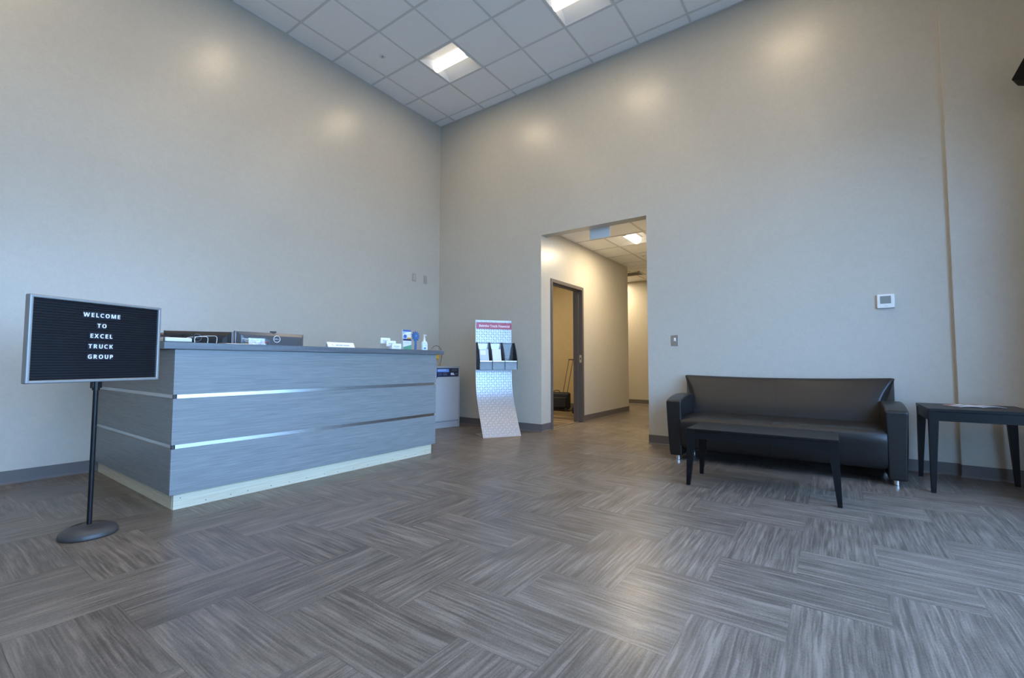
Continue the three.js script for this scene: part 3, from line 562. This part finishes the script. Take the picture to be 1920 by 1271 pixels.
function sheet(name, label, x, z, turn, w, d, curl) {
  const g = new THREE.BoxGeometry(w, 0.0012, d, 10, 1, 10), p = g.attributes.position;
  for (let i = 0; i < p.count; i++) { const k = p.getX(i) / w + 0.5; p.setY(i, p.getY(i) + 0.0008 + curl * k * k * (1 - k) * 6); }
  g.computeVertexNormals(); const o = tag(obj(name, boxUV(g), M.paper), label, 'paper'); o.position.set(x, CY, z); o.rotation.y = turn; return o;
}
sheet('paper_sheet', 'loose white sheet with a raised edge, between wire tray and candy box', 1.66, 3.77, 0.12, 0.215, 0.2, 0.006);
{
  const t = thing('candy_box', 'clear acrylic box of sweets on the counter before the right monitor', 'box', [1.60, CY, 3.583], Math.PI / 2);
  const w = 0.078, d = 0.05, h = 0.055, k = 0.002;
  obj('box_wall', [rbx(-w, w, 0, h, d - k, d, 0.0005, 1), rbx(-w, w, 0, h, -d, -d + k, 0.0005, 1), rbx(-w, -w + k, 0, h, -d + k, d - k, 0.0005, 1), rbx(w - k, w, 0, h, -d + k, d - k, 0.0005, 1)], M.acrylic, t);
  obj('box_floor', bx(-w + k, w - k, 0, 0.002, -d + k, d - k), M.acrylic, t);
  obj('partition', bx(-0.001, 0.001, 0.002, h, -d + k, d - k), M.acrylic, t);
  const r = rng(5), cols = [['amber', 0.55, 0.33, 0.04], ['red', 0.42, 0.05, 0.05], ['cream', 0.7, 0.66, 0.6], ['orange', 0.5, 0.22, 0.06], ['yellow', 0.6, 0.5, 0.1], ['pale blue', 0.4, 0.55, 0.66]].map(([n, ...c]) => [n, std(lin(...c), 0.45)]);
  for (let i = 0; i < 26; i++) {
    const layer = Math.floor(i / 10), [cn, c] = cols[Math.floor(r() * cols.length)], g = new THREE.SphereGeometry(0.0105, 10, 7).scale(1.15, 0.8, 0.9);
    const lx = -w + 0.018 + (i % 5) * (2 * w - 0.036) / 4 + (r() - 0.5) * 0.004, lz = (Math.floor(i / 5) % 2 ? 1 : -1) * 0.02 + (r() - 0.5) * 0.012;
    const o = obj('wrapped_sweet', boxUV(g), c); o.position.set(1.60 + lz, CY + 0.0115 + layer * 0.0155, 3.583 - lx);
    tag(o, `small ${cn} wrapped sweet in the clear acrylic box on the counter`, 'candy', `${cn} sweets in the clear box`);
  }
}
{
  const t = thing('name_plate', 'white folded name plate on the middle of the counter', 'name plate', [1.66, CY, 2.90], Math.PI / 2 - 0.02);
  const w = 0.131, h = 0.047;
  obj('front_leaf', hexa([[-w, 0, 0.03], [w, 0, 0.03], [w, 0, 0.027], [-w, 0, 0.027]], [[-w, h, 0.0015], [w, h, 0.0015], [w, h, -0.0005], [-w, h, -0.0005]]), M.paper, t);
  obj('back_leaf', hexa([[-w, 0, -0.027], [w, 0, -0.027], [w, 0, -0.03], [-w, 0, -0.03]], [[-w, h, -0.0005], [w, h, -0.0005], [w, h, -0.0025], [-w, h, -0.0025]]), M.paper, t);
  const tx = canvasTex(512, 96, (c, W, H2) => { c.fillStyle = '#f4f6fa'; c.fillRect(0, 0, W, H2); c.fillStyle = '#4a5470'; c.font = 'bold 36px sans-serif'; c.textBaseline = 'middle'; c.fillText('ARLENE Kimble', 150, 52); c.strokeStyle = '#7a86a6'; c.lineWidth = 5; c.beginPath(); c.arc(92, 50, 14, 0.3, 5.6); c.stroke(); c.fillRect(106, 58, 24, 4); });
  const a = Math.atan2(0.0285, h);
  obj('print', new THREE.PlaneGeometry(2 * w - 0.002, 0.053).rotateX(-a).translate(0, h / 2 + 0.0002, 0.0163), std(0xffffff, 0.6, { map: tx }), t);
}
function cardHolder(label, z, tiers, x = 1.64, cw = 0.115) {
  const hw = cw / 2 + 0.004;
  const t = thing('card_holder', label, 'card holder', [x, CY, z], Math.PI / 2);
  const tx = canvasTex(128, 72, (c, W, h) => { c.fillStyle = '#f3f5fa'; c.fillRect(0, 0, W, h); c.fillStyle = '#8f9ab4'; c.fillRect(22, 30, 80, 7); c.fillStyle = '#b9c2d4'; c.fillRect(30, 46, 60, 5); });
  const cm = std(0xffffff, 0.5, { map: tx });
  tiers.forEach(([lx, y, lz], i) => {
    obj('card_stack', rbox(cw, 0.056, 0.008, 0.001, lx, y + 0.028, lz), M.paper, t);
    obj('card_face', new THREE.PlaneGeometry(cw - 0.001, 0.055).translate(lx, y + 0.028, lz + 0.0043), cm, t);
    obj('holder_lip', [rbx(lx - hw, lx + hw, Math.max(0.002, y - 0.004), y + 0.016, lz + 0.0055, lz + 0.0075, 0.0005, 1), rbx(lx - hw, lx + hw, 0.0, Math.max(0.003, y - 0.004), lz - 0.006, lz + 0.0075, 0.0005, 1)], M.acrylic, t);
    void i;
  });
  obj('holder_back', [rbx(tiers[0][0] - hw, tiers[0][0] + hw, 0, tiers[0][1] + 0.03, tiers[0][2] - 0.008, tiers[0][2] - 0.006, 0.0005, 1)], M.acrylic, t);
}
cardHolder('clear stepped holder with three white business cards, left of the brochure', 2.312, [[-0.032, 0.060, -0.05], [0.002, 0.031, -0.005], [0.033, 0.003, 0.04]], 1.63);
cardHolder('clear single card holder with white cards against the brochure holder', 2.222, [[0.0, 0.004, 0.0]], 1.53, 0.095);
{
  const t = thing('brochure_holder', 'clear standing holder of tall colourful brochures on the counter', 'brochure holder', [1.62, CY, 2.103], Math.PI / 2);
  const w = 0.056;
  obj('holder_shell', [rbx(-w - 0.003, w + 0.003, 0, 0.1, 0.0165, 0.0185, 0.0005, 1), rbx(-w - 0.003, -w - 0.001, 0, 0.12, -0.02, 0.0165, 0.0005, 1), rbx(w + 0.001, w + 0.003, 0, 0.12, -0.02, 0.0165, 0.0005, 1), rbx(-w - 0.003, w + 0.003, 0, 0.19, -0.022, -0.02, 0.0005, 1)], M.acrylic, t);
  const b = tag(obj('brochure', rbox(2 * w, 0.208, 0.018, 0.002, 0, 0.105, 0).rotateX(-0.05).rotateY(Math.PI / 2).translate(1.622, CY, 2.103), M.paper), 'tall brochures printed blue, yellow, white and green in the clear holder', 'brochure');
  const tx = canvasTex(128, 256, (c, W, h) => {
    c.fillStyle = '#aebfe2'; c.fillRect(0, 0, W, h); c.fillStyle = '#3d63ad'; c.fillRect(0, 0, W, 22); c.fillStyle = '#dfe6f4'; c.beginPath(); c.moveTo(0, 60); c.lineTo(60, 30); c.lineTo(W, 20); c.lineTo(W, 50); c.lineTo(0, 80); c.fill();
    c.fillStyle = '#3a62a4'; c.beginPath(); c.arc(34, 84, 24, 0, 7); c.fill(); c.fillStyle = '#e9dcc6'; c.fillRect(66, 62, 60, 40); c.fillStyle = '#c8963e'; c.fillRect(66, 98, 60, 22);
    c.fillStyle = '#1c2450'; c.fillRect(0, 116, W, 24); c.fillStyle = '#f0f3fa'; c.fillRect(0, 140, W, 116); c.fillStyle = '#4f9a78'; c.beginPath(); c.moveTo(0, 256); c.lineTo(0, 222); c.lineTo(W, 190); c.lineTo(W, 256); c.fill(); c.fillStyle = '#c7cfdd'; c.fillRect(20, 154, 70, 5); c.fillRect(20, 166, 80, 5);
  });
  obj('cover', new THREE.PlaneGeometry(2 * w - 0.002, 0.206).translate(0, 0.105, 0.0094).rotateX(-0.05).rotateY(Math.PI / 2).translate(1.622, CY, 2.103), std(0xffffff, 0.35, { map: tx }), b);
}
{
  const t = thing('flower_swatter', 'blue plastic spiky flower on a flat upright stem on the counter', 'ornament', [1.62, CY, 1.982], Math.PI / 2);
  const m = std(lin(0.045, 0.13, 0.33), 0.4);
  obj('stem', [rbox(0.027, 0.13, 0.006, 0.002, 0, 0.068, 0), rbox(0.05, 0.005, 0.04, 0.002, 0, 0.0027, 0)], m, t);
  const pts = []; for (let i = 0; i < 24; i++) { const a = i / 24 * Math.PI * 2 + 0.13, r = i % 2 ? 0.038 : 0.060; pts.push([Math.cos(a) * r, Math.sin(a) * r * 0.95]); }
  const f = obj('flower_head', extrude(pts, 0.008, 0.0015, 2).translate(0, 0.148, -0.004), m, t);
  obj('flower_centre', lathe([[0, 0.006], [0.014, 0.004], [0.018, 0], [0, 0]], 20).rotateX(Math.PI / 2).translate(0, 0.148, 0.004), std(lin(0.09, 0.2, 0.42), 0.4), f);
}
{
  const t = thing('sanitizer_bottle', 'white hand sanitizer pump bottle at the right end of the counter', 'bottle', [1.62, CY, 1.858], Math.PI / 2);
  const r = 0.040;
  obj('bottle_body', boxUV(lathe([[0, 0], [r - 0.004, 0], [r, 0.004], [r, 0.07], [r - 0.002, 0.085], [r - 0.014, 0.099], [0.016, 0.106], [0.0, 0.106]], 32).scale(1, 1, 0.72)), std(lin(0.62, 0.74, 0.80), 0.25), t);
  const tx = canvasTex(128, 128, (c, W, h) => { c.fillStyle = '#e8f1f6'; c.fillRect(0, 0, W, h); c.fillStyle = '#3f86c4'; c.beginPath(); c.arc(40, 92, 22, 0, 7); c.fill(); c.fillStyle = '#9fc3dd'; c.fillRect(16, 20, 96, 8); c.fillRect(24, 36, 80, 6); });
  obj('bottle_label', new THREE.CylinderGeometry(r + 0.0006, r + 0.0006, 0.062, 24, 1, true, -1.05, 2.1).scale(1, 1, 0.72).translate(0, 0.038, 0), std(0xffffff, 0.4, { map: tx, side: THREE.DoubleSide }), t);
  obj('pump', [cyl(0.015, 0.014, 0.02, 0, 0.105, 0), lathe([[0, 0.125], [0.013, 0.125], [0.011, 0.138], [0.005, 0.142], [0.0045, 0.162], [0, 0.162]], 20), rbox(0.04, 0.009, 0.014, 0.003, 0.008, 0.166, 0), rbox(0.008, 0.012, 0.009, 0.002, 0.026, 0.161, 0)], M.whitePlastic, t);
}
// ------------------------------------------------------------------ wall plates
function screwPlate(parent, w, h) { obj('plate', rbox(w, h, 0.007, 0.0025, 0, 0, 0.0035, 3), parent.userData.m, parent); delete parent.userData.m; }
{
  const t = thing('power_outlet', 'ivory duplex power outlet high on the left wall, left of the blank plate', 'outlet', [0, 2.240, 0.545], Math.PI / 2); t.userData.m = M.ivory;
  screwPlate(t, 0.078, 0.124);
  for (const y of [0.02, -0.02]) { const f = obj('socket', rbox(0.034, 0.029, 0.003, 0.0012, 0, y, 0.0085), std(lin(0.50, 0.48, 0.42), 0.35), t); obj('slot', [bx(-0.008, -0.006, y - 0.004, y + 0.006, 0.0098, 0.0103), bx(0.006, 0.008, y - 0.004, y + 0.006, 0.0098, 0.0103)], M.blackPlastic, f); }
}
{
  const t = thing('blank_plate', 'ivory blank wall plate on the left wall, nearer the room corner', 'wall plate', [0, 2.240, 0.312], Math.PI / 2); t.userData.m = M.ivory;
  screwPlate(t, 0.078, 0.124);
  for (const y of [0.042, -0.042]) obj('screw', new THREE.CylinderGeometry(0.004, 0.004, 0.0015, 12).rotateX(Math.PI / 2).translate(0, y, 0.0075), M.steel, t);
}
{
  const t = thing('light_switch', 'single toggle light switch on a steel plate right of the wall opening', 'switch', [3.7335, 1.192, 0]); t.userData.m = std(lin(0.42, 0.40, 0.37), 0.38, { metalness: 0.85 });
  screwPlate(t, 0.080, 0.122);
  obj('toggle_housing', rbox(0.022, 0.045, 0.004, 0.001, 0.003, 0.006, 0.0085), M.whitePlastic, t);
  obj('toggle', rbox(0.011, 0.024, 0.014, 0.003, 0.003, 0.012, 0.014).rotateX(-0.12), M.whitePlastic, t);
  obj('toggle_slot', rbox(0.018, 0.006, 0.001, 0.0004, 0.003, -0.014, 0.0108, 1), M.blackPlastic, t);
}
{
  const t = thing('thermostat', 'white square thermostat with a grey screen on the wall above the sofa end', 'thermostat', [5.600, 1.494, 0]);
  obj('case', rbox(0.126, 0.126, 0.026, 0.008, 0, 0, 0.013, 3), M.whitePlastic, t);
  obj('screen', rbox(0.076, 0.068, 0.003, 0.001, -0.002, 0.012, 0.0265), M.greyScreen, t);
  obj('button_row', rbox(0.03, 0.006, 0.003, 0.001, 0, -0.044, 0.0262), std(lin(0.6, 0.6, 0.58), 0.4), t);
}
// ------------------------------------------------------------------ sofa
{
  const cx = 4.752, t = thing('sofa', 'black leather three-seat sofa with block arms against the right wall', 'sofa', [cx, 0, 0]);
  // arms: side profile (z, y) extruded across x, tapered a little towards the floor
  const arm = (s) => {
    const p = new THREE.Shape(); p.moveTo(0.10, 0.045); p.lineTo(0.735, 0.045); p.quadraticCurveTo(0.745, 0.045, 0.748, 0.06); p.lineTo(0.79, 0.555); p.quadraticCurveTo(0.79, 0.572, 0.775, 0.578); p.quadraticCurveTo(0.56, 0.632, 0.30, 0.618); p.lineTo(0.10, 0.60);
    const g = new THREE.ExtrudeGeometry(p, { depth: 0.112, bevelEnabled: true, bevelThickness: 0.014, bevelSize: 0.014, bevelOffset: -0.014, bevelSegments: 4, curveSegments: 16, steps: 1 });
    g.rotateY(-Math.PI / 2); g.scale(-1, 1, 1);           // x: 0..0.112 outwards
    const q = g.attributes.position;
    for (let i = 0; i < q.count; i++) { const x = q.getX(i), y = q.getY(i), k = Math.max(0, 1 - y / 0.5); q.setX(i, s * (0.768 + x * (1 - 0.16 * k) + 0.01 * k * (x < 0.05 ? 1 : 0))); }
    if (s > 0) { /* mirrored by the scale above: flip winding */ const ar = q.array; for (let i = 0; i < ar.length; i += 9) for (let c = 0; c < 3; c++) { const v = ar[i + 3 + c]; ar[i + 3 + c] = ar[i + 6 + c]; ar[i + 6 + c] = v; } }
    g.computeVertexNormals(); return boxUV(g);
  };
  for (const s of [-1, 1]) {
    const a = obj('armrest', arm(s), M.leather, t);
    obj('piping', tube([[s * 0.874, 0.07, 0.742], [s * 0.884, 0.3, 0.766], [s * 0.889, 0.55, 0.786]], 0.0028, 12, 6), M.piping, a);
  }
  // seat: section (z, y) swept over x with a soft crown and a stitched centre line
  const surf = (sec, X, f) => {
    const n = sec.length, P = [], I = [];
    X.forEach((x) => sec.forEach(([z, y], j) => P.push(...f(x, z, y, j / (n - 1)))));
    for (let i = 0; i + 1 < X.length; i++) for (let j = 0; j < n; j++) { const k = (j + 1) % n, a = i * n + j, b = i * n + k, c = (i + 1) * n + k, d = (i + 1) * n + j; I.push(a, b, c, a, c, d); }
    const cap = (i, flip) => { const c0 = P.length / 3; let sx = 0, sy = 0, sz = 0; for (let j = 0; j < n; j++) { sx += P[(i * n + j) * 3]; sy += P[(i * n + j) * 3 + 1]; sz += P[(i * n + j) * 3 + 2]; } P.push(sx / n, sy / n, sz / n); for (let j = 0; j < n; j++) { const k = (j + 1) % n; flip ? I.push(c0, i * n + k, i * n + j) : I.push(c0, i * n + j, i * n + k); } };
    cap(0, true); cap(X.length - 1, false);
    const g = new THREE.BufferGeometry(); g.setAttribute('position', new THREE.Float32BufferAttribute(P, 3)); g.setIndex(I); g.computeVertexNormals(); return boxUV(g);
  };
  const span = (w) => { const a = []; for (const x of [-w, -w + 0.004, -w + 0.012, -w + 0.03]) a.push(x); for (let i = 1; i < 12; i++) a.push(-w + 0.03 + (w - 0.04) * i / 12); a.push(-0.009, -0.0045, 0, 0.0045, 0.009); for (let i = 1; i < 12; i++) a.push(0.01 + (w - 0.04) * i / 12); for (const x of [w - 0.03, w - 0.012, w - 0.004, w]) a.push(x); return a; };
  const bez = (pts, n) => { const c = new THREE.CatmullRomCurve3(pts.map(([z, y]) => new THREE.Vector3(z, y, 0)), false, 'centripetal'); return c.getSpacedPoints(n).map((v) => [v.x, v.y]); };
  const ws = 0.764;
  const seatSec = bez([[0.16, 0.12], [0.45, 0.118], [0.68, 0.116], [0.735, 0.122], [0.765, 0.16], [0.793, 0.28], [0.803, 0.36], [0.790, 0.402], [0.755, 0.422], [0.66, 0.432], [0.45, 0.438], [0.27, 0.432], [0.16, 0.43]], 60);
  obj('seat', surf(seatSec, span(ws), (x, z, y) => {
    const e = Math.min(1, (ws - Math.abs(x)) / 0.10), crown = 1 - (1 - e) ** 2, up = Math.max(0, (y - 0.25) / 0.19), fr = Math.max(0, (z - 0.6) / 0.2);
    return [x, y - up * (1 - crown) * 0.016, z - fr * (1 - crown) * 0.012];
  }), M.leather, t);
  obj('seam', tube(seatSec.filter(([z, y]) => y > 0.15 && z > 0.3 && y > 0.13).map(([z, y]) => [0, y, z]), 0.0016, 60, 6), M.piping, t);
  // backrest: leans back, full width along its top, drawn in behind the arms lower down
  const backFront = [[0.315, 0.37], [0.305, 0.44], [0.275, 0.55], [0.235, 0.65], [0.195, 0.735], [0.165, 0.785], [0.145, 0.803], [0.115, 0.807], [0.085, 0.80]];
  const bs = bez([[0.07, 0.80], [0.07, 0.10], [0.30, 0.10], [0.315, 0.30]].slice(0, 0).concat(backFront), 34);
  const sec = [...bs, [0.072, 0.78], [0.07, 0.45], [0.07, 0.37]];
  const wTop = 0.876, wLow = 0.772;
  obj('backrest', surf(sec, span(1), (u, z, y) => {
    const a = Math.abs(u), hgt = Math.max(0, Math.min(1, (y - 0.60) / 0.20)), inner = wLow + (wTop - wLow) * Math.pow(hgt, 1.4), depth = Math.max(0, Math.min(1, (z - 0.075) / 0.09));
    const w = wTop + (inner - wTop) * depth , sag = 0.017 * (1 - a * a) * Math.max(0, (y - 0.5) / 0.3), r = Math.max(0, (a - 0.97) / 0.03);
    return [Math.sign(u) * a * w, y - sag - r * r * 0.006, z - depth * r * r * 0.012];
  }), M.leather, t);
  obj('seam', tube(bs.map(([z, y]) => [0, y - 0.017 * Math.max(0, (y - 0.5) / 0.3), z]), 0.0016, 40, 6), M.piping, t);
  obj('seat_frame', rbx(-0.766, 0.766, 0.135, 0.36, 0.08, 0.62, 0.01), M.piping, t);
  obj('back_frame', rbx(-0.78, 0.78, 0.12, 0.50, 0.055, 0.14, 0.01), M.piping, t);
  for (const [x, z] of [[-0.815, 0.685], [0.815, 0.685], [-0.785, 0.2], [0.785, 0.2]]) obj('foot', lathe([[0, 0], [0.021, 0], [0.022, 0.003], [0.022, 0.043], [0.026, 0.046], [0, 0.046]], 24).translate(x, 0, z), M.chrome, t);
}
// ------------------------------------------------------------------ tables
function legTable(name, label, x0, x1, z0, z1, h, topT, apron, legTop, legFoot, splay) {
  const t = thing(name, label, 'table', [(x0 + x1) / 2, 0, (z0 + z1) / 2]);
  const w = (x1 - x0) / 2, d = (z1 - z0) / 2;
  obj('tabletop', rbx(-w, w, h - topT, h, -d, d, 0.003), M.blackWood, t);
  const i = 0.006, a = 0.018, y1 = h - topT - 0.0003, y0 = y1 - apron;
  for (const s of [-1, 1]) obj('apron', s < 0 ? bx(-w + legTop, w - legTop, y0, y1, -d + i, -d + i + a) : bx(-w + legTop, w - legTop, y0, y1, d - i - a, d - i), M.blackWood, t);
  for (const s of [-1, 1]) obj('apron', s < 0 ? bx(-w + i, -w + i + a, y0, y1, -d + legTop, d - legTop) : bx(w - i - a, w - i, y0, y1, -d + legTop, d - legTop), M.blackWood, t);
  for (const sx of [-1, 1]) for (const sz of [-1, 1]) {
    const rect = (ox, oz, s, y) => { const xa = sx * ox, xb = sx * (ox - s), za = sz * oz, zb = sz * (oz - s); const X0 = Math.min(xa, xb), X1 = Math.max(xa, xb), Z0 = Math.min(za, zb), Z1 = Math.max(za, zb); return [[X0, y, Z1], [X1, y, Z1], [X1, y, Z0], [X0, y, Z0]]; };
    const lo = rect(w + splay, d + splay, legFoot, 0), mid = rect(w - 0.002, d - 0.002, legTop - 0.002, y0), hi = rect(w - 0.002, d - 0.002, legTop - 0.002, y1);
    obj('leg', [hexa(lo, mid), hexa(mid, hi)], M.blackWood, t);
  }
  return t;
}
legTable('coffee_table', 'low black wooden coffee table with tapered legs in front of the sofa', 4.253, 5.212, 1.157, 1.603, 0.432, 0.018, 0.058, 0.058, 0.026, 0.006);
legTable('side_table', 'taller black wooden side table right of the sofa, cut by the photo edge', 5.752, 6.325, 0.185, 0.788, 0.606, 0.022, 0.066, 0.056, 0.026, 0.002);
{
  const t = thing('magazine', 'thin open magazine lying on the side table', 'magazine', [6.06, 0.6065, 0.40], 0.35);
  const page = (s) => { const g = new THREE.BoxGeometry(0.14, 0.003, 0.2, 10, 1, 1).translate(s * 0.07, 0, 0), p = g.attributes.position; for (let i = 0; i < p.count; i++) { const k = Math.abs(p.getX(i)) / 0.14; p.setY(i, p.getY(i) + 0.002 + 0.012 * k * (1 - k) * 2); } g.computeVertexNormals(); return boxUV(g); };
  const tx = canvasTex(256, 256, (c, w, h) => { c.fillStyle = '#c9c6cc'; c.fillRect(0, 0, w, h); c.fillStyle = '#8a5a58'; c.fillRect(30, 40, 120, 90); c.fillStyle = '#e6e4e8'; c.fillRect(160, 20, 80, 200); c.fillStyle = '#6c7488'; c.fillRect(30, 160, 110, 50); });
  tx.wrapS = tx.wrapT = THREE.RepeatWrapping; tx.repeat.set(5, 5);
  for (const s of [-1, 1]) obj('page_block', page(s), std(0xffffff, 0.4, { map: tx }), t);
}
// ------------------------------------------------------------------ dark fixture high at the right edge
{
  const t = thing('loudspeaker', 'black box-shaped fixture mounted high on the wall at the right photo edge', 'loudspeaker', [6.365, 3.09, 0.35]);
  const m = new THREE.Matrix4().makeBasis(new THREE.Vector3(0.841, -0.481, 0.248), new THREE.Vector3(0.405, 0.863, 0.302), new THREE.Vector3(-0.359, -0.154, 0.921));
  obj('cabinet', rbx(0, 0.10, 0, 0.28, -0.24, 0, 0.004).applyMatrix4(m), phys(lin(0.004, 0.004, 0.005), 0.6, { specularIntensity: 0.3 }), t);
  obj('bracket', [tube([[0.12, 0.16, -0.1], [0.17, 0.16, -0.295]], 0.015, 4, 10), rbox(0.06, 0.1, 0.01, 0.003, 0.18, 0.16, -0.2945)], M.blackMetal, t);
}
renderer.render(scene, camera);
